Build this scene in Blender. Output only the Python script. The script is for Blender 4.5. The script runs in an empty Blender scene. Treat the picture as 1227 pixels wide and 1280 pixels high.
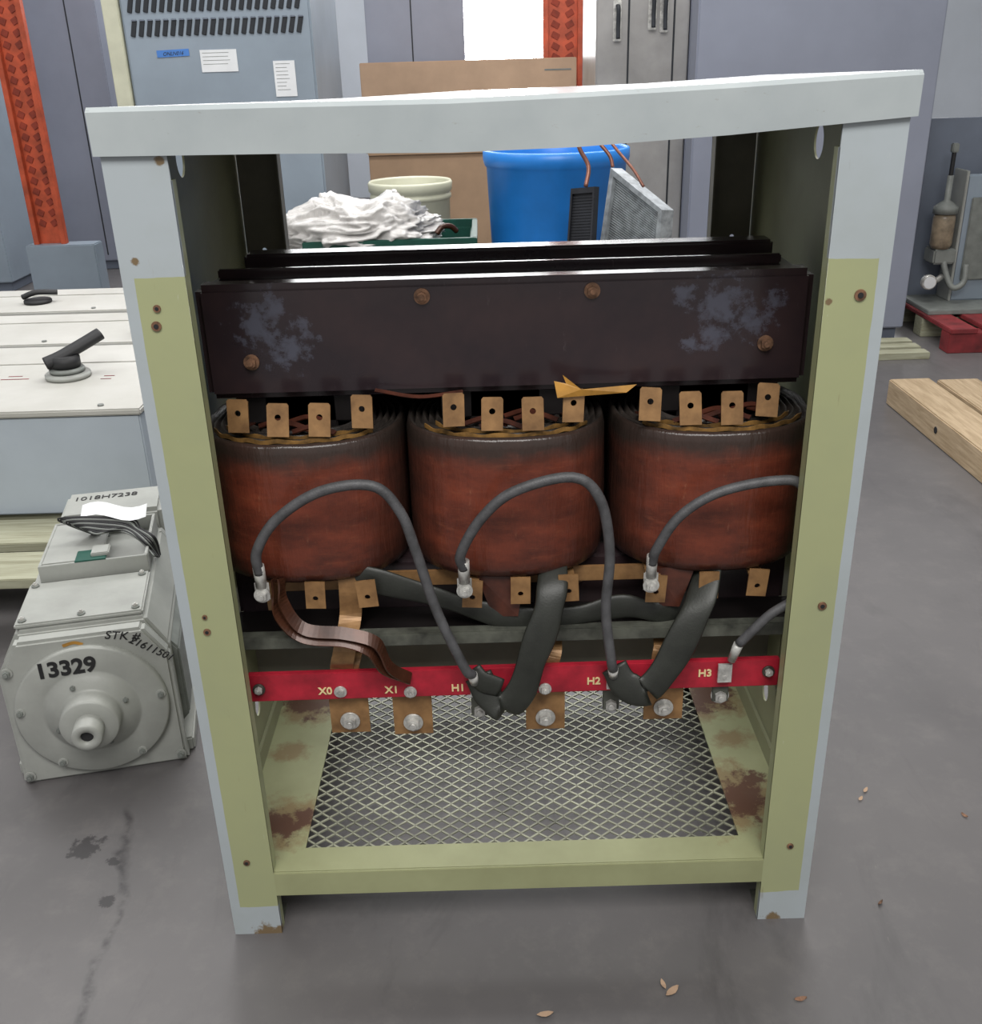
import bpy, bmesh, math, random
from mathutils import Vector, Matrix, noise
random.seed(7)
scene = bpy.context.scene
scene.view_settings.view_transform = 'Standard'

# ------------------------------------------------------------------ materials
def lin(c):
    out = []
    for v in c[:3]:
        v = v / 255.0
        out.append(v / 12.92 if v <= 0.04045 else ((v + 0.055) / 1.055) ** 2.4)
    return (out[0], out[1], out[2], 1.0)

class N:
    def __init__(s, name):
        s.m = bpy.data.materials.new(name); s.m.use_nodes = True
        s.t = s.m.node_tree; s.b = s.t.nodes['Principled BSDF']
        s.tc = s.t.nodes.new('ShaderNodeTexCoord'); s.obj = s.tc.outputs['Object']
    def link(s, a, b): s.t.links.new(a, b)
    def setv(s, sock, v):
        if isinstance(v, bpy.types.NodeSocket): s.link(v, sock)
        else: sock.default_value = v
    def noise(s, scale, detail=4, rough=.6, vec=None, dist=0):
        n = s.t.nodes.new('ShaderNodeTexNoise'); n.inputs['Scale'].default_value = scale
        n.inputs['Detail'].default_value = detail; n.inputs['Roughness'].default_value = rough
        n.inputs['Distortion'].default_value = dist
        s.link(vec or s.obj, n.inputs['Vector']); return n.outputs['Fac']
    def mapping(s, scale):
        n = s.t.nodes.new('ShaderNodeMapping'); n.inputs['Scale'].default_value = scale
        s.link(s.obj, n.inputs['Vector']); return n.outputs['Vector']
    def math(s, op, a, b=0.0, c=None, clamp=False):
        n = s.t.nodes.new('ShaderNodeMath'); n.operation = op; n.use_clamp = clamp
        s.setv(n.inputs[0], a); s.setv(n.inputs[1], b)
        if c is not None: s.setv(n.inputs[2], c)
        return n.outputs[0]
    def remap(s, v, a, b, c=0.0, d=1.0):
        n = s.t.nodes.new('ShaderNodeMapRange'); n.clamp = True
        s.setv(n.inputs[0], v)
        for i, x in enumerate((a, b, c, d)): n.inputs[i + 1].default_value = x
        return n.outputs[0]
    def mix(s, f, a, b):
        n = s.t.nodes.new('ShaderNodeMix'); n.data_type = 'RGBA'
        s.setv(n.inputs[0], f); s.setv(n.inputs[6], a); s.setv(n.inputs[7], b)
        return n.outputs[2]
    def xyz(s):
        n = s.t.nodes.new('ShaderNodeSeparateXYZ'); s.link(s.obj, n.inputs[0]); return n.outputs
    def spots(s, pts, scale=14, amt=1.2, soft=.25, det=6):
        nz = s.noise(scale, det, .7); cur = None
        for (x, y, z, r) in pts:
            v = s.t.nodes.new('ShaderNodeVectorMath'); v.operation = 'DISTANCE'
            s.link(s.obj, v.inputs[0]); v.inputs[1].default_value = (x, y, z)
            d = s.math('DIVIDE', v.outputs['Value'], r)
            q = s.math('SUBTRACT', s.math('MULTIPLY', s.math('SUBTRACT', nz, .5), amt * 2), s.math('SUBTRACT', d, .75))
            q = s.remap(q, 0, soft)
            cur = q if cur is None else s.math('MAXIMUM', cur, q)
        return cur
    def bump(s, h, strength=.3, dist=.002):
        n = s.t.nodes.new('ShaderNodeBump'); n.inputs['Strength'].default_value = strength
        n.inputs['Distance'].default_value = dist; s.link(h, n.inputs['Height'])
        s.link(n.outputs[0], s.b.inputs['Normal'])
    def fin(s, col, rough=.5, metal=0.0, spec=.5):
        s.setv(s.b.inputs['Base Color'], col); s.setv(s.b.inputs['Roughness'], rough)
        s.setv(s.b.inputs['Metallic'], metal); s.b.inputs['Specular IOR Level'].default_value = spec
        return s.m

def simple(name, c, rough=.5, metal=0.0, var=.12, scale=8, bump=0.0, c2=None, spec=.5):
    n = N(name); nz = n.noise(scale, 5)
    dark = c2 or tuple(v * (1 - var) for v in c)
    col = n.mix(n.remap(nz, .35, .7), lin(c), lin(dark))
    if bump: n.bump(n.noise(scale * 12, 3), bump)
    return n.fin(col, rough, metal, spec)

M = {}
GRAY = (168, 176, 180); OLIVE = (160, 164, 124)
def paint_post():
    n = N('cabinet_two_tone_paint'); x, y, z = n.xyz()
    wob = n.math('MULTIPLY', n.math('SUBTRACT', n.noise(9), .5), .012)
    zz = n.math('ADD', z, wob)
    g1 = n.math('GREATER_THAN', zz, 1.03)
    g2 = n.math('LESS_THAN', zz, .057)
    g3 = n.math('GREATER_THAN', n.math('ABSOLUTE', n.math('ADD', x, n.math('MULTIPLY', wob, .3))), .4355)
    g = n.math('MAXIMUM', n.math('MAXIMUM', g1, g2), g3)
    g = n.math('MULTIPLY', g, n.math('LESS_THAN', y, .008), clamp=True)
    g = n.math('MAXIMUM', g, n.math('GREATER_THAN', n.math('ABSOLUTE', x), .4495))
    col = n.mix(g, lin(OLIVE), lin(GRAY))
    col = n.mix(n.remap(n.noise(5, 6), .45, .8, 0, .3), col, lin((132, 137, 118)))
    rust = n.spots([(-.40, 0, .0, .03), (-.38, 0, .0, .02), (.40, 0, .0, .02), (-.43, 0, 1.05, .008), (-.385, 0, 1.16, .008), (.382, 0, .98, .006)], 60, .9)
    strk = n.remap(n.noise(60, 4, .7, n.mapping((1, 1, .12))), .65, .76, 0, .55)
    col = n.mix(n.math('MAXIMUM', rust, strk), col, lin((118, 100, 74)))
    scr = n.remap(n.noise(90, 4, .75, n.mapping((2.2, 1, .25))), .68, .73, 0, .6)
    col = n.mix(scr, col, lin((196, 200, 186)))
    n.bump(n.noise(40, 3), .12)
    return n.fin(col, .38)
M['post'] = paint_post()
def paint_wall():
    n = N('cabinet_inner_olive')
    col = n.mix(n.remap(n.noise(4, 6), .35, .75), lin((142, 144, 112)), lin((114, 114, 88)))
    col = n.mix(n.remap(n.noise(50, 4, .7, n.mapping((1, 1, .15))), .66, .78, 0, .45), col, lin((96, 88, 60)))
    return n.fin(col, .45)
M['wall'] = paint_wall()
def paint_tray():
    n = N('cabinet_tray_olive_rust')
    col = n.mix(n.remap(n.noise(4, 6), .35, .75), lin((160, 163, 124)), lin((134, 136, 100)))
    r = n.spots([(-.385, .12, .12, .10), (-.345, .13, .12, .07), (-.40, .30, .12, .05), (-.39, .43, .12, .08), (-.37, .52, .12, .12),
                 (.385, .13, .12, .12), (.36, .19, .12, .09), (.40, .30, .12, .05), (.39, .42, .12, .09), (.38, .52, .12, .14), (.36, .40, .12, .07)], 20, 1.0, .4)
    col = n.mix(n.remap(r, 0, 1, 0, .6), col, lin((122, 84, 46)))
    r2 = n.spots([(-.385, .11, .12, .055), (-.35, .125, .12, .035), (.375, .14, .12, .07), (.40, .19, .12, .04), (.385, .44, .12, .07), (.36, .41, .12, .04), (-.385, .46, .12, .08)], 34, 1.3, .3, 9)
    col = n.mix(n.remap(r2, 0, 1, 0, .92), col, lin((82, 46, 32)))
    return n.fin(col, .5)
M['tray'] = paint_tray()
def paint_lid():
    n = N('lid_gray_paint')
    col = n.mix(n.remap(n.noise(5, 6), .4, .8), lin((174, 181, 182)), lin((154, 162, 165)))
    sc = n.remap(n.noise(45, 5, .8, n.mapping((1, 1, 3))), .65, .73, 0, .6)
    col = n.mix(sc, col, lin((132, 124, 114)))
    n.bump(n.noise(7, 3), .12, .008)
    return n.fin(col, .22)
M['lid'] = paint_lid()
M['rearpost'] = simple('rear_post_shade', (124, 120, 106), .5, 0, .25, 6)  # shadow side of the rear posts painted in as a darker base colour
M['darkmetal'] = simple('dark_zinc', (95, 92, 85), .4, .6, .3, 30)
def core_black():
    n = N('core_black_varnish')
    col = n.mix(n.remap(n.noise(6, 5), .4, .7), lin((42, 34, 38)), lin((58, 44, 45)))
    p = n.spots([(-.335, .15, .935, .04), (-.295, .15, .905, .045), (-.31, .15, .955, .03), (-.27, .15, .93, .02), (.29, .15, .945, .05), (.335, .15, .925, .04), (.28, .15, .905, .03), (.25, .15, .895, .02), (.24, .15, .96, .02), (.36, .15, .95, .02)], 46, 1.9, .6, 12)
    col = n.mix(n.remap(p, 0, 1, 0, .55), col, lin((86, 90, 106)))
    sc = n.remap(n.noise(60, 5, .75, n.mapping((1, 1, .25))), .64, .74, 0, .45)
    col = n.mix(sc, col, lin((92, 82, 84)))
    n.bump(n.noise(30, 3), .06)
    return n.fin(col, n.remap(p, 0, 1, .2, .42), 0, .7)
M['core'] = core_black()
M['black'] = simple('black_varnish', (26, 22, 22), .4, 0, .3, 20)
def coil_m():
    n = N('coil_varnished_wrap'); x, y, z = n.xyz()
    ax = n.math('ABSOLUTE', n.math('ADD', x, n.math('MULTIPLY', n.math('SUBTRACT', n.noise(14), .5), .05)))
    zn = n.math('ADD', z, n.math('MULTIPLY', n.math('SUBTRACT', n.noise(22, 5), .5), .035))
    col = n.mix(n.remap(n.noise(9, 6, .7, n.mapping((1, 1, 2.5))), .35, .68), lin((124, 60, 42)), lin((80, 40, 31)))
    col = n.mix(n.remap(n.noise(34, 6, .75, n.mapping((.6, 1, 4))), .53, .75, 0, .55), col, lin((142, 80, 56)))
    col = n.mix(n.remap(n.noise(20, 7, .75), .52, .72, 0, .5), col, lin((62, 36, 30)))
    col = n.mix(n.remap(n.noise(70, 5, .8, n.mapping((1, 1, .3))), .62, .76, 0, .45), col, lin((162, 112, 86)))
    col = n.mix(n.remap(ax, .08, .14, 0, .85), col, lin((44, 34, 30)))  # darker sides: varnish plus light falloff painted into the colour
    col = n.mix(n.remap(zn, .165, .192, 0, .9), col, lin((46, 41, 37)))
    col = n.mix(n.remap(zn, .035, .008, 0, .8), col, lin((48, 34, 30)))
    n.bump(n.noise(10, 5, .6, n.mapping((6, 6, 1))), .4, .006)
    return n.fin(col, .28, 0, .55)
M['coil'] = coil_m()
M['coiltop'] = simple('coil_end_windings', (62, 56, 52), .35, 0, .45, 40, .3)
M['kraft'] = simple('kraft_insulation_paper', (190, 138, 58), .45, 0, .3, 25)
M['kraftdk'] = simple('aged_kraft_edge', (150, 112, 60), .45, 0, .6, 45)
M['amber'] = simple('varnished_paper_brown', (86, 46, 34), .3, 0, .5, 25)
def copper():
    n = N('varnished_copper_tab')
    col = n.mix(n.remap(n.noise(30, 5), .35, .7), lin((162, 124, 82)), lin((116, 86, 56)))
    return n.fin(col, .4, .25)
M['copper'] = copper()
M['copperdk'] = simple('lacquered_copper_strap', (80, 48, 34), .25, .2, .4, 20)
M['red'] = simple('red_bus_insulator', (178, 36, 54), .4, 0, .25, 25)
M['cream'] = simple('cream_lettering', (236, 214, 160), .6, 0, .1, 40)
M['zinc'] = simple('zinc_bolt', (218, 217, 212), .3, .4, .3, 60)
M['rustbolt'] = simple('rusty_bolt', (140, 104, 80), .6, .3, .45, 90)
M['wire'] = simple('gray_cable_jacket', (86, 86, 88), .5, 0, .3, 40, .3)
M['sleeve'] = simple('black_cloth_sleeve', (46, 48, 43), .45, 0, .25, 25, .15)
M['mesh'] = simple('expanded_metal', (166, 167, 146), .42, .15, .35, 12)
M['angle'] = simple('dusty_angle_iron', (92, 94, 85), .55, 0, .5, 25)
M['mgray'] = simple('motor_gray_paint', (160, 162, 157), .42, 0, .1, 10, .1)
M['mgray2'] = simple('motor_gray_paint_dark', (126, 130, 126), .5, 0, .15, 20)
M['ink'] = simple('black_ink', (32, 32, 34), .6, 0, .1)
M['white'] = simple('white_label', (226, 228, 230), .6, 0, .05)
M['green'] = simple('green_plastic', (24, 78, 66), .4, 0, .2, 10)
M['encl'] = simple('enclosure_white_gray', (188, 187, 182), .5, 0, .08, 3, 0, (170, 169, 162))
M['enclf'] = simple('enclosure_front_blue_gray', (180, 190, 200), .4, 0, .06, 3)
M['cab'] = simple('switchgear_blue_gray', (142, 154, 166), .4, 0, .1, 2)
M['cabdk'] = simple('switchgear_gray_dark', (108, 116, 130), .45, 0, .15, 2)
M['cablt'] = simple('cabinet_lavender_gray', (138, 143, 158), .4, 0, .08, 2)
M['ss'] = simple('brushed_steel_door', (170, 168, 166), .3, .3, .2, 3)
M['vent'] = simple('vent_dark_slot', (34, 38, 44), .7, 0, .2)
M['creamp'] = simple('cream_panel', (200, 200, 178), .5, 0, .08)
M['orange'] = simple('rack_orange', (196, 86, 54), .5, 0, .25, 12)
M['orangedk'] = simple('rack_slot_dark', (150, 58, 38), .7, 0, .3, 12)
M['card'] = simple('cardboard', (186, 156, 130), .8, 0, .1, 4)
M['card2'] = simple('cardboard_side', (176, 146, 118), .8, 0, .1, 4)
M['blue'] = simple('blue_plastic', (40, 136, 228), .35, 0, .12, 4)
M['bucket'] = simple('cream_plastic', (200, 200, 178), .45, 0, .1, 4)
M['tape'] = simple('blue_tape', (72, 126, 200), .6, 0, .1)
M['radgray'] = simple('radiator_gray', (182, 188, 192), .3, .25, .3, 30)
M['radblk'] = simple('radiator_black', (50, 52, 58), .4, .1, .3, 12)
M['copperpipe'] = simple('copper_pipe', (158, 108, 92), .35, .4, .3, 20)
M['bowl'] = simple('dusty_filter_bowl', (158, 142, 120), .3, 0, .35, 20)
M['redp'] = simple('red_painted_wood', (140, 46, 50), .6, 0, .35, 12)
M['wallp'] = simple('wall_pale_blue', (188, 194, 202), .7, 0, .06, 1)
def wood(name, a, b, sc=(1, 14, 14)):
    n = N(name)
    w = n.noise(6, 6, .65, n.mapping(sc), .4)
    col = n.mix(n.remap(w, .35, .7), lin(a), lin(b)); n.bump(w, .3)
    return n.fin(col, .7)
M['wood'] = wood('pallet_wood', (190, 168, 138), (150, 128, 98), (14, 1, 14))
M['woodg'] = wood('weathered_wood', (170, 170, 148), (134, 132, 108))
def bagm():
    n = N('crumpled_poly_film'); n.bump(n.noise(14, 9, .72, None, 1.5), .6, .03)
    m = n.fin(lin((236, 233, 230)), .12, 0, .9); n.b.inputs['Transmission Weight'].default_value = .2
    n.b.inputs['Coat Weight'].default_value = .6
    return m
M['bag'] = bagm()
def floor_m():
    n = N('polished_concrete_floor'); x, y, z = n.xyz()
    col = n.mix(n.remap(n.noise(1.3, 7, .6), .3, .72), lin((102, 99, 99)), lin((84, 82, 83)))
    col = n.mix(n.remap(n.noise(14, 7, .75), .5, .8, 0, .5), col, lin((116, 112, 110)))
    sm = n.remap(n.noise(5, 6, .7, n.mapping((1, .35, 1)), 1.2), .56, .75, 0, .5)
    col = n.mix(sm, col, lin((64, 62, 63)))
    scr = n.remap(n.noise(26, 6, .75, n.mapping((1, .18, 1)), 2.0), .66, .76, 0, .4)
    col = n.mix(scr, col, lin((142, 138, 135)))
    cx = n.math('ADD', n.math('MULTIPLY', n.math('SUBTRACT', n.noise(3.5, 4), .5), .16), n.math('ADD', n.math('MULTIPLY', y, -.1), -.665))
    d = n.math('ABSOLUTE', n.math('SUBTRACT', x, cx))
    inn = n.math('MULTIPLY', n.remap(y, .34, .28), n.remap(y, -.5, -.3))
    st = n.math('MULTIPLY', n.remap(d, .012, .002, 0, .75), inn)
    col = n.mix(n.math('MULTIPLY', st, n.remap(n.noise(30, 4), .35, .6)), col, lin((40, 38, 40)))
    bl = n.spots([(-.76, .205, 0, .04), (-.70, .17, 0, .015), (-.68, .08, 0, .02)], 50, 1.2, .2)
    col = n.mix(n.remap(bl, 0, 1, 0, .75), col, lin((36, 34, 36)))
    ys = n.remap(n.noise(7, 6, .7), .74, .80, 0, .45)
    col = n.mix(ys, col, lin((140, 130, 106)))
    n.bump(n.noise(40, 5), .06)
    return n.fin(col, n.remap(n.noise(3, 5), .3, .7, .32, .5))
M['floor'] = floor_m()
def emis(name, c, s):
    n = N(name); n.b.inputs['Emission Color'].default_value = lin(c); n.b.inputs['Emission Strength'].default_value = s
    return n.fin(lin(c), .5)
M['glow'] = emis('daylight_window', (255, 255, 255), 22)
M['added_glow'] = emis('added_strip_glow', (252, 252, 252), 9)  # glow for the added, unseen window strip

# ------------------------------------------------------------------ geometry helpers
def empty(name, loc=(0, 0, 0), rz=0):
    e = bpy.data.objects.new(name, None); e.location = loc; e.rotation_euler = (0, 0, rz)
    e.empty_display_size = .05; scene.collection.objects.link(e); return e
def addmesh(name, me, mat, parent=None, smooth=False):
    o = bpy.data.objects.new(name, me); scene.collection.objects.link(o)
    for m in (mat if isinstance(mat, (list, tuple)) else [mat]):
        me.materials.append(M[m] if isinstance(m, str) else m)
    if smooth:
        for p in me.polygons: p.use_smooth = True
    if parent: o.parent = parent
    return o
def fromdata(name, v, f, mat, parent=None, smooth=False):
    me = bpy.data.meshes.new(name); me.from_pydata([tuple(a) for a in v], [], f); me.update()
    bm = bmesh.new(); bm.from_mesh(me); bmesh.ops.recalc_face_normals(bm, faces=bm.faces); bm.to_mesh(me); bm.free()
    return addmesh(name, me, mat, parent, smooth)
def box(name, x0, x1, y0, y1, z0, z1, mat, parent=None, bev=.002, rot=None, seg=2):
    bm = bmesh.new(); bmesh.ops.create_cube(bm, size=1)
    c = Vector(((x0 + x1) / 2, (y0 + y1) / 2, (z0 + z1) / 2)); s = (abs(x1 - x0), abs(y1 - y0), abs(z1 - z0))
    for v in bm.verts: v.co = Vector((v.co.x * s[0], v.co.y * s[1], v.co.z * s[2]))
    if bev > 0 and min(s) > bev * 2.2:
        bmesh.ops.bevel(bm, geom=bm.edges[:], offset=bev, segments=seg, affect='EDGES')
    if rot: bm.transform(rot.to_4x4() if len(rot) == 3 else rot)
    bm.transform(Matrix.Translation(c))
    me = bpy.data.meshes.new(name); bm.to_mesh(me); bm.free()
    return addmesh(name, me, mat, parent)
def cyl(name, p0, p1, r, mat, parent=None, seg=24, r2=None, smooth=True, bev=0):
    p0, p1 = Vector(p0), Vector(p1); d = p1 - p0
    bm = bmesh.new(); bmesh.ops.create_cone(bm, cap_ends=True, segments=seg, radius1=r, radius2=r if r2 is None else r2, depth=d.length)
    if bev:
        es = [e for e in bm.edges if abs(e.verts[0].co.z - e.verts[1].co.z) < 1e-6]
        bmesh.ops.bevel(bm, geom=es, offset=bev, segments=2, affect='EDGES')
    bm.transform(Matrix.Translation((p0 + p1) / 2) @ d.to_track_quat('Z', 'Y').to_matrix().to_4x4())
    me = bpy.data.meshes.new(name); bm.to_mesh(me); bm.free()
    o = addmesh(name, me, mat, parent)
    if smooth and seg > 8:
        for p in me.polygons: p.use_smooth = len(p.vertices) == 4
    return o
def lathe(name, prof, c, mat, parent=None, seg=48, axis='Z', smooth=True):
    v = []; f = []
    for (r, h) in prof:
        for i in range(seg):
            a = 2 * math.pi * i / seg
            if axis == 'Z': v.append((c[0] + r * math.cos(a), c[1] + r * math.sin(a), c[2] + h))
            else: v.append((c[0] + r * math.cos(a), c[1] + h, c[2] + r * math.sin(a)))
    n = len(prof)
    for k in range(n - 1):
        for i in range(seg):
            j = (i + 1) % seg; f.append((k * seg + i, k * seg + j, (k + 1) * seg + j, (k + 1) * seg + i))
    return fromdata(name, v, f, mat, parent, smooth)
def crom(pts, sub=8):
    P = [Vector(p) for p in pts]; P = [P[0] * 2 - P[1]] + P + [P[-1] * 2 - P[-2]]; out = []
    for i in range(1, len(P) - 2):
        for k in range(sub):
            t = k / sub; a, b, c, d = P[i - 1], P[i], P[i + 1], P[i + 2]
            out.append(.5 * ((2 * b) + (c - a) * t + (2 * a - 5 * b + 4 * c - d) * t * t + (3 * b - a - 3 * c + d) * t ** 3))
    out.append(P[-2]); return out
def sweep(name, pts, a, b, wide, mat, parent=None, seg=12, sub=8, flat=False, wob=0):
    P = crom(pts, sub) if sub > 1 else [Vector(p) for p in pts]
    v = []; f = []; n = len(P)
    for i, p in enumerate(P):
        t = (P[min(i + 1, n - 1)] - P[max(i - 1, 0)]).normalized()
        w = Vector(wide); w = (w - t * w.dot(t)).normalized(); u = t.cross(w)
        aa = a * (1 + wob * noise.noise(Vector((i * .12, 0, a * 100))))
        bb = b * (1 + wob * noise.noise(Vector((i * .15, 3, 0))))
        if flat: ring = [(-1, -1), (1, -1), (1, 1), (-1, 1)]
        else: ring = [(math.cos(2 * math.pi * k / seg), math.sin(2 * math.pi * k / seg)) for k in range(seg)]
        for (cx, cy) in ring: v.append(p + w * (aa * cx) + u * (bb * cy))
    m = len(ring)
    for i in range(n - 1):
        for k in range(m):
            j = (k + 1) % m; f.append((i * m + k, i * m + j, (i + 1) * m + j, (i + 1) * m + k))
    f.append(tuple(range(m))); f.append(tuple((n - 1) * m + k for k in range(m)))
    return fromdata(name, v, f, mat, parent, not flat)
def tube(name, pts, r, mat, parent=None, seg=12, sub=8): return sweep(name, pts, r, r, (.13, 1, .07), mat, parent, seg, sub)
def curve_mesh(name, cu):
    o = bpy.data.objects.new(name + '_c', cu); scene.collection.objects.link(o)
    bpy.context.view_layer.update()
    me = bpy.data.meshes.new_from_object(o.evaluated_get(bpy.context.evaluated_depsgraph_get()))
    bpy.data.objects.remove(o); me.materials.clear(); me.name = name
    return me
def plate(name, outline, holes, th, origin, ux, uy, mat, parent=None):
    cu = bpy.data.curves.new(name, 'CURVE'); cu.dimensions = '2D'; cu.fill_mode = 'BOTH'; cu.extrude = th / 2
    def spl(pl):
        s = cu.splines.new('POLY'); s.points.add(len(pl) - 1)
        for i, p in enumerate(pl): s.points[i].co = (p[0], p[1], 0, 1)
        s.use_cyclic_u = True
    spl(outline)
    for h in holes:
        if len(h) == 3: spl([(h[0] + h[2] * math.cos(k * math.pi / 8), h[1] + h[2] * math.sin(k * math.pi / 8)) for k in range(16)])
        else: spl([(h[0] + h[2] * math.cos(k * math.pi / 12), h[1] + h[3] * math.sin(k * math.pi / 12)) for k in range(24)])
    me = curve_mesh(name, cu)
    ux, uy = Vector(ux), Vector(uy); uz = ux.cross(uy)
    me.transform(Matrix.Translation(origin) @ Matrix((ux, uy, uz)).transposed().to_4x4())
    return addmesh(name, me, mat, parent)
def text(name, s, size, origin, ux, uy, mat, parent=None, ext=.0006, bold=0.0, align='CENTER', shear=0):
    cu = bpy.data.curves.new(name, 'FONT'); cu.body = s; cu.size = size; cu.extrude = ext; cu.align_x = align; cu.align_y = 'CENTER'
    cu.offset = bold; cu.shear = shear
    me = curve_mesh(name, cu)
    ux, uy = Vector(ux).normalized(), Vector(uy).normalized(); uz = ux.cross(uy)
    me.transform(Matrix.Translation(origin) @ Matrix((ux, uy, uz)).transposed().to_4x4())
    return addmesh(name, me, mat, parent)
def bolt(name, x, y, z, r, mat, parent, washer=None, d=(0, -1, 0)):
    d = Vector(d)
    p = Vector((x, y, z))
    if washer: cyl(name + '_washer', p, p + d * .003, r * 1.5, washer, parent, 20)
    cyl(name + '_hex', p + d * .003, p + d * (.003 + r * .8), r, mat, parent, 6, smooth=False)
    cyl(name + '_shank', p + d * (.003 + r * .8), p + d * (.003 + r * 1.25), r * .5, mat, parent, 12)

# ------------------------------------------------------------------ room
fl = box('floor', -9, 9, -5, 12, -.1, 0, 'floor', None, 0)
box('wall_back', -9, 9, 9.6, 9.8, 0, 4.2, 'wallp', None, 0)
box('wall_left', -9.2, -9, -5, 9.8, 0, 4.2, 'wallp', None, 0)
box('wall_right', 9, 9.2, -5, 9.8, 0, 4.2, 'wallp', None, 0)
w = empty('window_1', (.15, 9.55, 1.62))
box('pane', -.30, .46, -.01, .01, -.5, .6, 'glow', w, 0)
for i, (a, b, c, d) in enumerate([(-.36, -.30, -.56, .66), (.46, .52, -.56, .66), (-.36, .52, -.56, -.5), (-.36, .52, .6, .66)]):
    box('frame_%d' % i, a, b, -.03, .03, c, d, 'cablt', w, .004)
w2 = empty('added_window_strip', (.5, 9.55, 2.9))  # unseen window strip, added to put wide bright reflections on the core
for k in range(6):
    x0 = -4.2 + k * 1.4
    box('pane_%d' % k, x0, x0 + 1.28, -.01, .01, -.55, .55, 'added_glow', w2, 0)
    box('mullion_%d' % k, x0 - .12, x0, -.03, .03, -.6, .6, 'cablt', w2, .004)
box('mullion_end', 4.08, 4.2, -.03, .03, -.6, .6, 'cablt', w2, .004)
box('head', -4.32, 4.2, -.03, .03, .55, .65, 'cablt', w2, .004); box('sill', -4.32, 4.2, -.05, .03, -.65, -.55, 'cablt', w2, .004)

# ------------------------------------------------------------------ main transformer cabinet
T = empty('open_transformer_cabinet')
WX = .45; DY = .645
def post(sx, ztop, nm):
    plate(nm + '_front_flange', [(0, 0), (.074, 0), (.074, ztop), (0, ztop)] if sx < 0 else [(0, 0), (-.074, 0), (-.074, ztop), (0, ztop)][::-1],
          [], .003, (sx * WX, .0015, 0), (1, 0, 0), (0, 0, 1), 'post', T)
    xi = sx * (WX - .074)
    box(nm + '_flange_return', min(xi, xi + sx * .003), max(xi, xi + sx * .003), .001, .022, .0, ztop - .03, 'post', T, 0)
    z1 = ztop + .03
    plate(nm + '_side_wall', [(.003, 0), (DY, 0), (DY, z1 - .01), (.003, z1 - .01)], [(.305, 1.137, .021, .024), (.30, .228, .018, .022)], .003, (sx * (WX - .0015), 0, 0), (0, 1, 0), (0, 0, 1), 'wall', T)
post(-1, 1.168, 'left_post'); post(1, 1.183, 'right_post')
for sx, zt in ((-1, 1.165), (1, 1.19)):
    x0, x1 = sorted((sx * .446, sx * .371)); s = 'left' if sx < 0 else 'right'
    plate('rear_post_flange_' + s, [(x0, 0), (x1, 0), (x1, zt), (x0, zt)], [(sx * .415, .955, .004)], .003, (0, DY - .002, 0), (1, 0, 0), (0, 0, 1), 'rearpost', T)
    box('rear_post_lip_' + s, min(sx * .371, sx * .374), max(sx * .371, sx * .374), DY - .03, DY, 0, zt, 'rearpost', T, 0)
    x0, x1 = sorted((sx * .448, sx * .378))
    box('base_foot_' + s, x0, x1, .004, .06, .0, .004, 'angle', T, 0)
# lid : slightly warped sheet-metal cover (x, front top, skirt bottom, rear drop)
cols = [(-.456, 1.217, 1.1665, .022), (-.25, 1.2165, 1.164, .016), (-.06, 1.2155, 1.160, .009), (.08, 1.218, 1.162, .010), (.25, 1.223, 1.170, .013), (.456, 1.231, 1.184, .013)]
v = []; f = []
for (x, zt, zb, dr) in cols:
    v += [(x, -.006, zb), (x, -.007, zt - .005), (x, -.001, zt), (x, .325, zt - dr * .5), (x, DY + .004, zt - dr), (x, DY + .008, zt - dr - .005), (x, DY + .008, zb - dr * .5),
          (x, DY + .004, zb - dr * .5), (x, DY + .002, zt - dr - .008), (x, .0, zt - .008), (x, -.003, zb)]
k = 11
for i in range(len(cols) - 1):
    for j in range(k):
        j2 = (j + 1) % k; f.append((i * k + j, i * k + j2, (i + 1) * k + j2, (i + 1) * k + j))
f.append(tuple(range(k))); f.append(tuple((len(cols) - 1) * k + j for j in range(k)))
fromdata('lid', v, f, 'lid', T)
for sx, a in ((-1, cols[0]), (1, cols[-1])):
    xo = sx * .456; xi = sx * .4515; vv = []
    for x in (xo, xi): vv += [(x, -.005, a[2]), (x, DY + .006, a[2] - a[3] * .5), (x, DY + .006, a[1] - a[3] - .003), (x, -.005, a[1] - .003)]
    fromdata('lid_side_skirt_%s' % ('left' if sx < 0 else 'right'), vv, [(0, 1, 2, 3), (4, 5, 6, 7), (0, 1, 5, 4), (1, 2, 6, 5), (2, 3, 7, 6), (3, 0, 4, 7)], 'lid', T)
# base tray and rail
box('base_front_rail', -.377, .377, .0, .004, .077, .122, 'tray', T, .001)
box('tray_front_strip', -.445, .445, .004, .054, .1195, .1225, 'tray', T, 0)
box('tray_strip_left', -.446, -.335, .054, .62, .1195, .1225, 'tray', T, 0)
box('tray_strip_right', .350, .446, .054, .62, .1195, .1225, 'tray', T, 0)
box('tray_rear_strip', -.446, .446, .60, .64, .1195, .1225, 'tray', T, 0)
box('base_rear_rail', -.445, .445, .636, .642, .07, .15, 'wall', T, 0)
for sx in (-1, 1):
    x0, x1 = sorted((sx * .447, sx * .441)); box('tray_side_upstand_%s' % ('l' if sx < 0 else 'r'), x0, x1, .03, .62, .10, .16, 'wall', T, .001)
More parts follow.
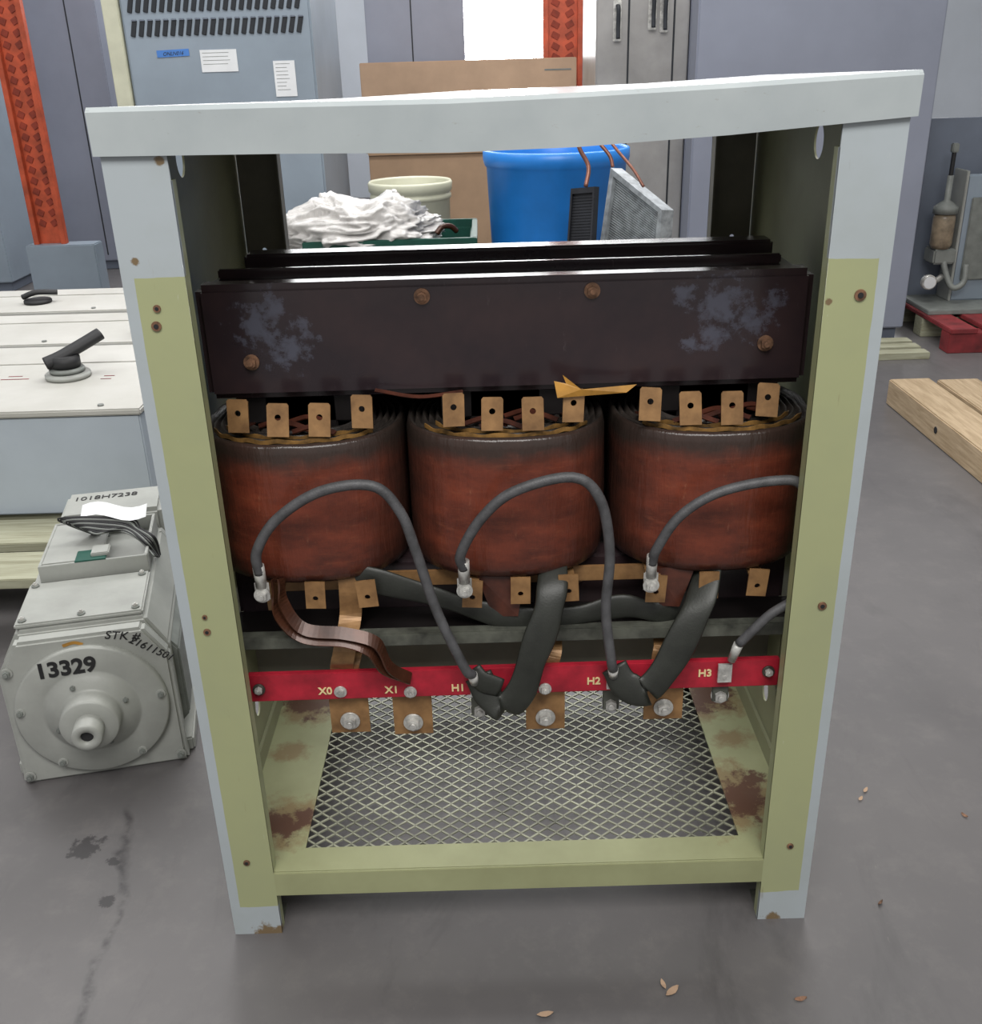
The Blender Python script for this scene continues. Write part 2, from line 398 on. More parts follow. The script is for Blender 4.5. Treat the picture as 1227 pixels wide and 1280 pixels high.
# expanded metal floor
v = []; f = []
LW, SW = .0285, .0125
nx = int(.715 / (LW / 2)); ny = int(.57 / SW)
X0, Y0 = -.350, .040
def seg(p, q, w=.0015, h=.0012):
    d = (q - p).normalized(); nrm = Vector((-d.y, d.x, 0)) * w; b = len(v)
    for pt in (p, q):
        for sgn, zz in ((-1, -h), (1, -h), (1, h), (-1, h)): v.append(pt + nrm * sgn + Vector((0, 0, zz)))
    f.extend([(b, b + 1, b + 5, b + 4), (b + 1, b + 2, b + 6, b + 5), (b + 2, b + 3, b + 7, b + 6), (b + 3, b, b + 4, b + 7)])
for r in range(ny):
    for c in range(nx):
        a = ((c + r) % 2)
        y0 = Y0 + r * SW + (SW * .44 if a else -SW * .44) + SW / 2; y1 = Y0 + r * SW + (-SW * .44 if a else SW * .44) + SW / 2
        seg(Vector((X0 + c * LW / 2, y0, .1178)), Vector((X0 + (c + 1) * LW / 2, y1, .1178)))
fromdata('expanded_metal_floor', v, f, 'mesh', T)

for i, (x, z, r) in enumerate([(-.414, .995, .0045), (-.418, .974, .006), (-.417, .576, .0035), (-.417, .553, .005), (-.414, .146, .005), (.418, .987, .007), (.418, .566, .006), (.414, .148, .005)]):
    cyl('flange_screw_ring_%d' % i, (x, 0, z), (x, -.002, z), r, 'rustbolt', T, 16)
    cyl('flange_screw_core_%d' % i, (x, -.002, z), (x, -.0028, z), r * .5, 'ink', T, 10)

# core & yokes
box('upper_yoke_channel', -.412, .412, .150, .192, .833, .990, 'core', T, .009, seg=4)
box('upper_yoke_laminations', -.40, .40, .193, .30, .825, .985, 'core', T, .002)
box('upper_yoke_mid_ridge', -.395, .385, .222, .232, .985, .998, 'core', T, .002)
box('upper_yoke_rear_channel', -.375, .395, .302, .345, .83, 1.004, 'core', T, .004)
box('lower_yoke_channel', -.412, .412, .150, .192, .490, .580, 'core', T, .006)
box('lower_yoke_laminations', -.40, .40, .193, .30, .506, .578, 'black', T, .002)
box('lower_yoke_rear_channel', -.41, .41, .302, .345, .506, .578, 'core', T, .004)
box('added_gap_backing', -.41, .41, .346, .350, .50, .84, 'black', T, 0)  # added black sheet, keeps the bright background out of the coil gaps
for i, (x, z) in enumerate([(-.110, .969), (.116, .970), (-.346, .886), (.352, .892)]):
    bolt('yoke_bolt_%d' % i, x, .150, z, .0072, 'rustbolt', T, 'rustbolt')
bolt('yoke_bolt_low', .10, .150, .545, .008, 'rustbolt', T, 'rustbolt')
CX = [-.290, -.002, .291]; CZ = .582; CH = .213
def sup(a, b, t, n=2.35):
    c, s = math.cos(t), math.sin(t)
    return (a * math.copysign(abs(c) ** (2 / n), c), b * math.copysign(abs(s) ** (2 / n), s))
for ci, cx in enumerate(CX):
    box('core_leg_%d' % ci, cx - .05, cx + .05, .17, .29, .575, .835, 'black', T, .002)
    a, b = .1425, .132; S = 72; e = CH - .207
    prof = [(.070, .02), (.070, .188)]
    for k in range(7):
        d = .068 - k * .0095; prof += [(d, .194 + .003 * (k % 2)), (d - .003, .204 - .002 * (k % 2)), (d - .006, .203), (d - .0075, .192)]
    prof += [(.0075, .202), (.004, .205), (.0015, .199), (0, .190), (-.0005, .15), (-.001, .1), (-.0005, .05), (0, .018), (.003, .006), (.010, .0), (.070, .0)]
    v = []; f = []; top = []
    for (d, z) in prof:
        zz = z + e if z > .1 else z
        for i in range(S):
            x, y = sup(a - d, b - d, 2 * math.pi * i / S)
            wv = .0012 * noise.noise(Vector((x * 30 + ci * 9, y * 30, z * 14)))
            v.append((x * (1 + wv * 8), y * (1 + wv * 8), zz + (wv * 1.5 if z > .19 else 0)))
    for q in range(len(prof) - 1):
        for i in range(S):
            j = (i + 1) % S; f.append((q * S + i, q * S + j, (q + 1) * S + j, (q + 1) * S + i))
            top.append(1 if q < len(prof) - 10 else 0)
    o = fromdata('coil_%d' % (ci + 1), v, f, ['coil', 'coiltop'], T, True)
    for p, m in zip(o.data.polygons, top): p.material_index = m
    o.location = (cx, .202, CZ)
    for k, d in enumerate((.013, .030)):
        pts = []
        for i in range(25):
            t = math.radians(212 + i * 115 / 24 + ci * 6 - 6); x, y = sup(a - d, b - d, t)
            pts.append((cx + x, .202 + y, .7930 + .0015 * math.sin(i * 1.7 + ci)))
        sweep('paper_ring_%d_%d' % (ci, k), pts, .0030, .0007, (0, 0, 1), 'kraftdk', T, flat=True, sub=2)
    box('coil_wedge_%d' % ci, cx - .09, cx + .09, .17, .29, .79, .832, 'black', T, .003)
tx = [-.362, -.308, -.252, -.196, -.073, -.022, .033, .087, .190, .244, .298, .348]
for i, x in enumerate(tx):
    k = i % 4; yy = .082 + (.014 if k in (0, 3) else 0) + .004 * (i % 2); zz = .800 + (.004 if k in (0, 3) else 0)
    tilt = random.uniform(-.06, .06)
    plate('top_tab_%d' % i, [(-.0145, 0), (.0145, 0), (.0145, .042), (.012, .045), (-.012, .045), (-.0145, .042)], [(0, .026, .0042)], .003,
          (x, yy, zz), Vector((1, random.uniform(-.15, .15), tilt)).normalized(), Vector((-tilt, .18, 1)).normalized(), 'copper', T)
    sweep('top_tab_lead_%d' % i, [(x, yy + .004, zz + .006), (x, yy + .02, zz + .002), (x + random.uniform(-.01, .01), yy + .05, zz - .004)], .009, .0012, (1, 0, 0), 'amber', T, flat=True, sub=4)
for ci, cx in enumerate(CX):
    for k in range(4):
        x = cx + random.uniform(-.1, .04); y = .115 + .014 * k
        sweep('end_turn_%d_%d' % (ci, k), [(x, y, .796), (x + .03, y + .004, .802), (x + .06, y - .012, .797)], .004, .001, (0, 1, .5), 'amber', T, flat=True, sub=5)
fromdata('folded_paper', [(.062, .10, .862), (.078, .10, .858), (.098, .098, .850), (.175, .12, .848), (.160, .11, .840), (.066, .095, .840), (.075, .12, .864)], [(0, 1, 2, 5), (2, 3, 4, 5), (1, 6, 2)], 'kraft', T)
sweep('paper_strip', [(-.18, .135, .846), (-.12, .125, .838), (-.06, .13, .842)], .003, .0006, (0, .9, .5), 'amber', T, flat=True)
for i, x in enumerate([-.333, -.278, -.205, -.056, .012, .080, .202, .278, .347]):
    tilt = random.uniform(-.08, .08); yy = .066 if i not in (3, 6) else .056
    plate('bottom_tab_%d' % i, [(-.014, -.021), (.014, -.021), (.014, .021), (-.014, .021)], [(0, -.005, .004)], .003, (x, yy, .561 + (.006 if i in (4, 7) else .008)),
          Vector((1, 0, tilt)).normalized(), Vector((-tilt, 0, 1)).normalized(), 'copper', T)
    sweep('bottom_tab_lead_%d' % i, [(x, yy + .004, .575), (x, yy + .03, .577), (x, yy + .07, .58)], .010, .0015, (1, 0, 0), 'copper', T, flat=True, sub=3)
box('neutral_copper_bar', -.23, .20, .115, .119, .553, .578, 'copper', T, .001)
box('neutral_copper_bar_left', -.36, -.24, .115, .119, .550, .573, 'copper', T, .001)
fromdata('lead_wrap_center', [(-.050, .085, .584), (.020, .085, .584), (.008, .075, .520), (-.028, .08, .518), (-.050, .12, .584), (.02, .12, .584), (.008, .11, .52), (-.028, .11, .518)],
         [(0, 1, 2, 3), (4, 5, 6, 7), (0, 4, 7, 3), (1, 5, 6, 2), (3, 2, 6, 7), (0, 1, 5, 4)], 'amber', T)
fromdata('lead_wrap_right', [(.205, .085, .586), (.262, .085, .588), (.240, .075, .528), (.212, .08, .528), (.205, .12, .586), (.262, .12, .588), (.240, .11, .528), (.212, .11, .528)],
         [(0, 1, 2, 3), (4, 5, 6, 7), (0, 4, 7, 3), (1, 5, 6, 2), (3, 2, 6, 7), (0, 1, 5, 4)], 'amber', T)
# support angles
box('support_angle_top', -.44, .44, .066, .084, .498, .502, 'angle', T, .001)
box('support_angle_face', -.415, .415, .062, .066, .484, .502, 'angle', T, .001)
box('support_shelf_dark', -.44, .44, .084, .150, .494, .499, 'black', T, .001)
box('support_beam_rear', -.44, .44, .30, .36, .46, .504, 'wall', T, .001)
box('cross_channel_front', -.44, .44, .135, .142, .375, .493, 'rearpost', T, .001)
for sx in (-1, 1):
    x0, x1 = sorted((sx * .392, sx * .445)); s = 'l' if sx < 0 else 'r'
    plate('bar_bracket_' + s, [(x0, .37), (x1, .33), (x1, .495), (x0, .495)], [(sx * .415, .40, .010)], .003, (0, .076, 0), (1, 0, 0), (0, 0, 1), 'wall', T)
    x0, x1 = sorted((sx * .392, sx * .395)); box('bar_bracket_web_' + s, x0, x1, .072, .16, .38, .495, 'wall', T, 0)
# terminal board
box('red_terminal_bar', -.387, .386, .052, .062, .4025, .449, 'red', T, .0015, Matrix.Rotation(-.003, 3, 'Y'))
for nm, x, z in [('X0', -.276, .417), ('X1', -.179, .416), ('H1', -.082, .416), ('H2', .116, .421), ('H3', .278, .429)]:
    text('lettering_' + nm, nm, .0165, (x, .0513, z), (1, 0, .006), (0, 0, 1), 'cream', T, .0005, .0004)
for i, (x, z) in enumerate([(-.372, .424), (.370, .430)]): bolt('bar_end_bolt_%d' % i, x, .052, z, .006, 'zinc', T, 'darkmetal')
tabs = [(-.254, .416, -.246, .356, 1), (-.152, .412, -.152, .350, 1), (-.054, .411, -.052, .370, 0), (.045, .411, .046, .352, 1), (.144, .418, .143, .374, 0), (.221, .419, .222, .364, 1), (.305, .427, .305, .383, 0)]
for i, (x, z, x2, z2, cp) in enumerate(tabs):
    bolt('terminal_bolt_%d' % i, x, .052, z, .0062, 'zinc', T, 'zinc')
    if cp:
        plate('terminal_tab_%d' % i, [(-.029, -.022), (.029, -.022), (.029, .07), (-.029, .07)], [], .003, (x2, .066, z2), (1, 0, 0), (0, 0, 1), 'copper', T)
        bolt('tab_bolt_%d' % i, x2, .064, z2, .0098, 'zinc', T, 'zinc')
        if i in (0, 3, 5):
            sweep('terminal_strap_%d' % i, [(x2, .068, .43), (x2, .062, .452), (x2 + .004, .070, .466), (x2 + .006, .10, .474), (x2 + .008, .13, .478)], .021, .0015, (1, 0, 0), 'copper', T, flat=True, sub=6)
    else:
        box('terminal_stud_block_%d' % i, x2 - .012, x2 + .012, .060, .066, z2 - .01, .41, 'angle', T, .001)
        bolt('tab_bolt_%d' % i, x2, .064, z2, .0090, 'zinc', T, 'zinc')
sweep('x0_strap', [(-.232, .090, .585), (-.232, .088, .56), (-.235, .090, .52), (-.240, .055, .495), (-.246, .052, .47), (-.25, .06, .452)], .016, .0015, (1, 0, 0), 'copper', T, flat=True, sub=6)
for k in range(2):
    dx = .010 * k; dz = -.012 * k
    sweep('x1_strap_%d' % k, [(-.322 - dx, .06, .600), (-.318 - dx, .045, .565 + dz), (-.292 - dx * .4, .035, .532 + dz), (-.235, .028, .527 + dz), (-.192 - dx, .025, .512 + dz), (-.176 - dx, .03, .468), (-.150, .046, .438)],
          .009, .0014, (.1, 1, .9), 'copperdk', T, flat=True, sub=8)
def cable(nm, pts, r, end=None):
    tube(nm, pts, r, 'wire', T, 14)
    p = Vector(pts[0])
    cyl(nm + '_lug_barrel', p + Vector((0, 0, .012)), p + Vector((0, .004, -.022)), r * 1.12, 'zinc', T, 16)
    box(nm + '_lug_palm', p.x - .010, p.x + .010, p.y + .002, p.y + .007, p.z - .045, p.z - .015, 'zinc', T, .002)
    bolt(nm + '_lug_bolt', p.x, p.y + .002, p.z - .034, .0075, 'zinc', T, 'zinc')
    if end:
        e = Vector(end); l = Vector(pts[-1])
        cyl(nm + '_end_barrel', l, l.lerp(e, .5), r * 1.05, 'zinc', T, 14, r2=r * .9)
        box(nm + '_end_palm', e.x - .010, e.x + .010, e.y - .002, e.y + .002, e.z - .010, e.z + .02, 'zinc', T, .002)
cable('cable_h1', [(-.345, .035, .622), (-.343, .030, .657), (-.312, .03, .703), (-.250, .03, .742), (-.181, .03, .748), (-.147, .03, .710), (-.129, .03, .650), (-.106, .025, .563), (-.071, .022, .471), (-.060, .03, .452)], .0072, (-.054, .045, .415))
cable('cable_h2', [(-.066, .035, .620), (-.069, .03, .645), (-.041, .03, .695), (.004, .03, .734), (.081, .03, .752), (.118, .03, .719), (.132, .028, .642), (.128, .025, .555), (.137, .022, .475), (.141, .03, .455)], .0072, (.144, .045, .422))
cable('cable_h3', [(.191, .035, .620), (.196, .03, .645), (.225, .03, .692), (.276, .03, .725), (.349, .03, .739), (.385, .03, .728), (.405, .03, .66), (.400, .03, .575), (.356, .03, .535), (.318, .032, .489)], .0068, (.305, .045, .428))
# flat cloth sleeves over the leads
sweep('sleeve_center', [(.062, .14, .590), (.060, .10, .592), (.056, .060, .572), (.047, .042, .535), (.027, .032, .479), (.010, .028, .425), (-.014, .028, .397), (-.036, .036, .408), (-.052, .046, .440)], .0215, .0050, (1, 0, .1), 'sleeve', T, 16, 8, wob=.2)
sweep('sleeve_right', [(.288, .14, .588), (.284, .10, .588), (.268, .060, .555), (.250, .042, .520), (.220, .032, .458), (.188, .028, .418), (.160, .034, .425), (.144, .044, .450)], .0215, .0050, (.85, 0, .5), 'sleeve', T, 16, 8, wob=.2)
sweep('sleeve_long', [(-.245, .10, .592), (-.185, .085, .576), (-.115, .084, .553), (-.050, .084, .527), (.022, .082, .510), (.092, .082, .515), (.160, .082, .528), (.215, .082, .517), (.270, .10, .530)], .0170, .0050, (0, .1, 1), 'sleeve', T, 16, 8, wob=.4)
sweep('sleeve_left_stub', [(-.060, .044, .452), (-.045, .036, .436), (-.02, .035, .425)], .016, .006, (.3, 0, 1), 'sleeve', T, 14, 6, wob=.2)

# ------------------------------------------------------------------ electric motor
Mo = empty('electric_motor', (-.79, .416, 0), math.radians(12))
def prism(name, poly, y0, y1, mat, parent, bev=.004):
    bm = bmesh.new(); vs = [bm.verts.new((x, y0, z)) for x, z in poly]; fa = bm.faces.new(vs)
    r = bmesh.ops.extrude_face_region(bm, geom=[fa])
    for g in r['geom']:
        if isinstance(g, bmesh.types.BMVert): g.co.y = y1
    bmesh.ops.recalc_face_normals(bm, faces=bm.faces)
    if bev: bmesh.ops.bevel(bm, geom=bm.edges[:], offset=bev, segments=2, affect='EDGES')
    me = bpy.data.meshes.new(name); bm.to_mesh(me); bm.free(); return addmesh(name, me, mat, parent)
oct_ = [(-.145, .035), (.145, .035), (.150, .07), (.150, .25), (.115, .312), (-.115, .312), (-.150, .25), (-.150, .07)]
shp = [(-.155, .0), (.155, .0), (.152, .03), (.152, .245), (.112, .308), (-.112, .308), (-.152, .245), (-.152, .03)]
prism('frame', oct_, .035, .44, 'mgray', Mo, .006)
prism('front_end_shield', shp, 0, .033, 'mgray', Mo, .006)
prism('rear_end_shield', shp, .442, .475, 'mgray', Mo, .006)
box('foot_left', -.165, -.11, .03, .45, 0, .03, 'mgray', Mo, .004); box('foot_right', .11, .165, .03, .45, 0, .03, 'mgray', Mo, .004)
lathe('bearing_bell', [(.138, 0), (.138, -.010), (.134, -.013), (.090, -.0135), (.085, -.013), (.080, -.022), (.058, -.026), (.053, -.030), (.053, -.060), (.050, -.064), (.030, -.064), (.027, -.064)], (0, 0, .152), 'mgray', Mo, 64, 'Y')
lathe('shaft', [(.027, -.05), (.027, -.098), (.025, -.101), (.013, -.101), (.011, -.095), (.011, -.05)], (0, 0, .152), 'mgray', Mo, 40, 'Y')
cyl('shaft_center_hole', (0, -.094, .152), (0, -.085, .152), .0115, 'ink', Mo, 20)
for i, dg in enumerate((8, 172, 235, 305)):
    a = math.radians(dg); bolt('shield_bolt_%d' % i, .127 * math.cos(a), -.012, .152 + .127 * math.sin(a), .006, 'mgray2', Mo, 'mgray')
for i in range(4):
    a = math.radians(20 + 90 * i); bolt('cap_bolt_%d' % i, .068 * math.cos(a), -.022, .152 + .068 * math.sin(a), .005, 'mgray2', Mo)
for i, (x, z) in enumerate([(-.14, .018), (.14, .018), (-.135, .25)]): bolt('corner_bolt_%d' % i, x, 0, z, .007, 'mgray2', Mo, 'mgray')
box('inspection_cover', -.118, .112, .045, .215, .312, .322, 'mgray', Mo, .003)
for i, (x, y) in enumerate([(-.105, .06), (.098, .06), (-.105, .2), (.098, .2), (0, .06)]): bolt('cover_bolt_%d' % i, x, y, .322, .005, 'zinc', Mo, 'mgray2', (0, 0, 1))
prism('side_hump', [(.145, .05), (.163, .07), (.163, .22), (.145, .245)], .06, .42, 'mgray2', Mo, .004)
for nm, a in {'tb_floor': (-.10, .11, .225, .44, .312, .318), 'tb_front': (-.10, .11, .225, .231, .312, .352), 'tb_back': (-.10, .11, .434, .44, .312, .352), 'tb_left': (-.10, -.094, .231, .434, .312, .352), 'tb_right': (.104, .11, .231, .434, .312, .352)}.items():
    box(nm, *a, 'mgray', Mo, .001)
box('tb_cover_plate', -.095, .02, .235, .43, .346, .352, 'mgray', Mo, .002)
box('tb_gasket', -.03, .03, .225, .275, .352, .355, 'green', Mo, .001)
box('tb_block', .0, .035, .240, .280, .353, .362, 'mgray', Mo, .002)
for i in range(12):
    ph = i * .6
    tube('motor_lead_%d' % i, [(.01 + .01 * math.sin(ph), .37, .34), (-.012 - .005 * i, .33, .375 + .003 * i), (.01 + .005 * i, .29 + .006 * i, .382), (.05 + .004 * i, .32, .37), (.09 + .003 * i, .28 + .01 * math.cos(ph), .358), (.12, .25 + .008 * i, .335 - .004 * i)], .002, 'ink' if i % 3 else 'mgray2', Mo, 8)
v = []; f = []
for i in range(9):
    for j in range(3):
        v.append((-.03 + i * .017, .36 + j * .024 - i * .004, .392 + .008 * math.sin(i * .8) + .005 * j))
for i in range(8):
    for j in range(2): f.append((i * 3 + j, (i + 1) * 3 + j, (i + 1) * 3 + j + 1, i * 3 + j + 1))
fromdata('loose_paper_tag', v, f, 'white', Mo, True)
box('rear_cap', -.10, .12, .475, .62, .20, .350, 'mgray', Mo, .01)
text('motor_stock_number', '13329', .043, (-.030, -.0142, .252), (1, 0, .02), (0, 0, 1), 'ink', Mo, .0006, .0014)
text('motor_marker_a', 'STK #', .024, (.075, -.0008, .297), (1, 0, -.22), (.22, 0, 1), 'ink', Mo, .0006, 0, shear=.2)
text('motor_marker_b', '21611501', .022, (.122, -.0008, .262), (1, 0, -.75), (.75, 0, 1), 'ink', Mo, .0006, 0, shear=.2)
text('motor_top_number', '1018H7238', .030, (-.01, .575, .3508), (1, 0, 0), (0, 1, 0), 'ink', Mo, .0005)
sweep('yellow_chalk_mark', [(-.03, -.0008, .292), (-.01, -.0008, .296), (.005, -.0008, .290)], .003, .0004, (0, 0, 1), 'kraft', Mo, flat=True)

# ------------------------------------------------------------------ disconnect switch boxes on pallet (left)
P = empty('wooden_pallet', (-1.45, 1.9, 0))
for i in range(10):
    y0 = -.98 + i * .2
    box('deck_%d' % i, -.62, .56, y0, y0 + .15, .145, .17, 'woodg', P, .002)
for i, x in enumerate((-.6, -.05, .46)): box('runner_%d' % i, x, x + .09, -.98, .97, 0, .145, 'woodg', P, .003)
def encl(nm, y0, y1, z1):
    E = empty(nm, (-1.45, (y0 + y1) / 2, .17)); h = (y1 - y0) / 2; H = z1 - .17
    box('enclosure_body', -.62, .525, -h, h, 0, H - .012, 'enclf', E, .004)
    box('enclosure_cover', -.63, .532, -h - .008, h - .004, H - .012, H + .006, 'encl', E, .004)
    box('cover_seam_strip', -.63, .532, h * .35, h * .35 + .008, H + .006, H + .009, 'encl', E, .001)
    for i, x in enumerate((-.5, 0, .42)): cyl('cover_screw_%d' % i, (x, -h - .004 + .03, H + .006), (x, -h + .026, H + .010), .008, 'mgray2', E, 12)
    return E, h, H
E1, h, H = encl('disconnect_switch_box', 1.30, 1.965, .455)
kx, ky = .235, -.03
cyl('handle_base', (kx, ky, H + .006), (kx, ky, H + .022), .062, 'mgray', E1, 40, bev=.003)
cyl('handle_collar', (kx, ky, H + .022), (kx, ky, H + .036), .048, 'mgray2', E1, 32, bev=.003)
cyl('handle_hub', (kx, ky, H + .036), (kx, ky, H + .070), .040, 'ink', E1, 32, bev=.004)
sweep('handle_lever', [(kx - .050, ky - .02, H + .052), (kx - .01, ky, H + .066), (kx + .045, ky + .04, H + .092), (kx + .085, ky + .07, H + .112)], .026, .017, (.5, -.7, 0), 'ink', E1, 16)
for i, (x, y, l) in enumerate([(-.19, -.01, .08), (-.18, .02, .04), (.10, .0, .03), (.10, -.03, .03)]):
    box('red_legend_%d' % i, kx + x, kx + x + l, ky + y, ky + y + .004, H + .0062, H + .0070, 'redp', E1, 0)
E2, h, H = encl('disconnect_switch_box', 2.0, 2.43, .455)
cyl('handle_base', (.30, -.10, H + .006), (.30, -.10, H + .04), .035, 'ink', E2, 30, bev=.003)
box('handle_block', .27, .33, -.13, -.07, H + .03, H + .07, 'ink', E2, .01)
E3, h, H = encl('disconnect_switch_box', 2.46, 2.86, .46)
cyl('handle_base', (-.25, -.05, H + .006), (-.25, -.05, H + .02), .05, 'ink', E3, 30, bev=.003)
sweep('handle_lever', [(-.3, -.06, H + .03), (-.25, -.05, H + .045), (-.18, -.03, H + .04)], .015, .01, (0, 1, 0), 'ink', E3, 12)

# ------------------------------------------------------------------ background switchgear
VC = empty('ventilated_transformer_cabinet', (-1.22, 4.0, 0))
box('body', -.44, .43, 0, .95, .06, 1.70, 'cab', VC, .01); box('plinth', -.42, .41, .03, .92, 0, .06, 'cabdk', VC, .004)
box('corner_trim', -.52, -.445, -.01, .12, .0, 1.70, 'creamp', VC, .004)
for r, z in enumerate((1.392, 1.492, 1.592)):
    for i in range(22):
        x = -.40 + i * .0365
        box('louver_%d_%d' % (r, i), x, x + .022, -.006, .004, z, z + .072, 'vent', VC, .002, Matrix.Rotation(.25, 3, 'Y'))
        if r < 2: box('louver_lip_%d_%d' % (r, i), x + .006, x + .028, -.009, -.004, z + .066, z + .072, 'cabdk', VC, 0)
box('blue_tape', -.30, -.15, -.003, -.001, 1.305, 1.335, 'tape', VC, 0, Matrix.Rotation(-.03, 3, 'Y'))
text('tape_scribble', 'ONLN016', .022, (-.225, -.0035, 1.318), (1, 0, .03), (0, 0, 1), 'ink', VC, .0004, 0, shear=.3)
for nm, a in (('label_left', (-.10, .07, 1.235, 1.33)), ('label_right', (.235, .335, 1.12, 1.275))):
    box(nm, a[0], a[1], -.003, -.001, a[2], a[3], 'white', VC, 0)
    k = int((a[3] - a[2]) / .016) - 1
    for i in range(k): box(nm + '_line_%d' % i, a[0] + .01, a[1] - random.uniform(.01, .05), -.0036, -.003, a[3] - .014 - i * .016, a[3] - .012 - i * .016, 'mgray2', VC, 0)

def cabinet(nm, loc, w, d, h, mat, seams=(), side='cabdk', vents=0, handles=()):
    C = empty(nm, loc)
    box('body', -w / 2, w / 2, 0, d, .06, h, mat, C, .006)
    box('plinth', -w / 2 + .02, w / 2 - .02, .03, d - .03, 0, .06, side, C, .003)
    for i, s in enumerate(seams): box('door_gap_%d' % i, s - .004, s + .004, -.002, .003, .1, h - .05, 'vent', C, 0)
    for i, (x, z) in enumerate(handles):
        box('handle_plate_%d' % i, x - .018, x + .018, -.008, 0, z - .08, z + .08, 'zinc', C, .003)
        sweep('handle_grip_%d' % i, [(x, -.005, z + .06), (x, -.04, z + .05), (x, -.04, z - .02), (x, -.045, z - .07)], .009, .006, (1, 0, 0), 'vent', C, 10)
    return C
cabinet('gray_switchgear_cabinet', (1.405, 3.45, 0), 1.03, 1.0, 1.72, 'cablt', (), 'cabdk')
cabinet('stainless_control_cabinet', (.685, 3.62, 0), .40, .6, 1.66, 'ss', (-.06, .135), 'cabdk', 0, ((-.11, 1.39), (.04, 1.43), (.09, 1.42)))
cabinet('gray_switchgear_cabinet', (-.42, 5.9, 0), .62, .8, 1.8, 'cablt', (-.02,), 'cabdk')
cabinet('gray_switchgear_cabinet', (.76, 6.6, 0), .48, .6, 1.85, 'cablt', (), 'cabdk')
cabinet('gray_switchgear_cabinet', (-2.72, 5.9, 0), .62, .9, 1.9, 'cablt', (.12,), 'cabdk', 0)
cabinet('gray_switchgear_cabinet', (-3.62, 5.2, 0), 1.3, 1.0, 1.9, 'cab', (.3,), 'cabdk', 0)
cabinet('gray_switchgear_cabinet', (-1.62, 6.2, 0), 1.1, .8, 1.85, 'cabdk', (.0,), 'cabdk', 0)
def rack(nm, loc, w, h, foot=0):
    R = empty(nm, loc)
    box('upright_web', -w / 2, w / 2, .02, .026, foot, h, 'orange', R, .001)
    box('upright_flange_left', -w / 2, -w / 2 + .03, -.02, .02, foot, h, 'orange', R, .002); box('upright_flange_right', w / 2 - .03, w / 2, -.02, .02, foot, h, 'orange', R, .002)
    if foot: box('column_guard', -w / 2 - .04, w / 2 + .18, -.06, .08, 0, foot, 'cab', R, .006)
    else: box('upright_foot', -w / 2 - .02, w / 2 + .02, -.04, .06, 0, .01, 'orange', R, .002)
    k = 0; z = foot + .1
    while z < h - .05:
        box('slot_a_%d' % k, -w * .28, -w * .08, .015, .021, z, z + .035, 'orangedk', R, .002, Matrix.Rotation(.5, 3, 'Y'))
        box('slot_b_%d' % k, w * .08, w * .28, .015, .021, z, z + .035, 'orangedk', R, .002, Matrix.Rotation(-.5, 3, 'Y')); z += .06; k += 1
rack('pallet_rack_upright', (-2.60, 5.0, 0), .19, 2.3, .32)
rack('pallet_rack_upright', (.495, 5.62, 0), .24, 2.4)
P2 = empty('wooden_pallet', (-2.35, 4.2, 0))
for i in range(4): box('deck_%d' % i, -.20, .5, -.4 + i * .2, -.26 + i * .2, .09, .11, 'woodg', P2, .002)
for i in range(3): box('runner_%d' % i, -.20 + i * .30, -.11 + i * .30, -.4, .34, 0, .09, 'woodg', P2, .002)

G = empty('cardboard_box', (-.075, 5.0, 0))
box('carton', -.60, .585, .01, .50, 0, 1.18, 'card2', G, .004); box('lid_sleeve', -.615, .60, -.004, .515, .775, 1.255, 'card', G, .004)
box('flap_edge', -.60, .585, -.008, -.003, .765, .785, 'card2', G, 0)
box('print_mark', .42, .57, -.0055, -.004, 1.19, 1.198, 'mgray2', G, 0)
D = empty('blue_plastic_drum', (.245, 2.66, 0))
lathe('shell', [(0, 0), (.205, 0), (.212, .01), (.232, .45), (.252, .90), (.258, .905), (.264, .925), (.264, .955), (.256, .960), (.250, .952), (.246, .90), (.225, .2), (0, .02)], (0, 0, 0), 'blue', D, 64)
B = empty('cream_plastic_barrel', (-.37, 3.9, 0))
lathe('shell', [(0, 0), (.165, 0), (.172, .01), (.190, .66), (.200, .67), (.203, .705), (.196, .715), (.188, .705), (.165, .1), (0, .02)], (0, 0, .02), 'bucket', B, 48)
lathe('base_ring', [(.17, 0), (.176, 0), (.176, .03), (.17, .03)], (0, 0, 0), 'bucket', B, 48)
lathe('rim_band', [(.189, .63), (.196, .635), (.196, .65), (.190, .66)], (0, 0, .02), 'bucket', B, 48)
Gt = empty('green_tote_bin', (-.352, 2.42, 0))
for nm, a in {'front': (-.29, .29, 0, .012, 0, .66), 'back': (-.29, .29, .44, .452, 0, .66), 'left': (-.29, -.278, .012, .44, 0, .66), 'right': (.278, .29, .012, .44, 0, .66), 'bottom': (-.278, .278, .012, .44, 0, .02),
              'rim_front': (-.305, .305, -.014, .006, .655, .69), 'rim_back': (-.305, .305, .446, .466, .655, .69), 'rim_left': (-.305, -.285, .006, .446, .655, .69), 'rim_right': (.285, .305, .006, .446, .655, .69)}.items():
    box(nm, *a, 'green', Gt, .003)
for i in range(6): box('rib_%d' % i, -.25 + i * .095, -.235 + i * .095, -.008, 0, .05, .65, 'green', Gt, .002)
bm = bmesh.new(); bmesh.ops.create_icosphere(bm, subdivisions=6, radius=1)
def ridg(p): return 1 - 2 * abs(noise.noise(p))
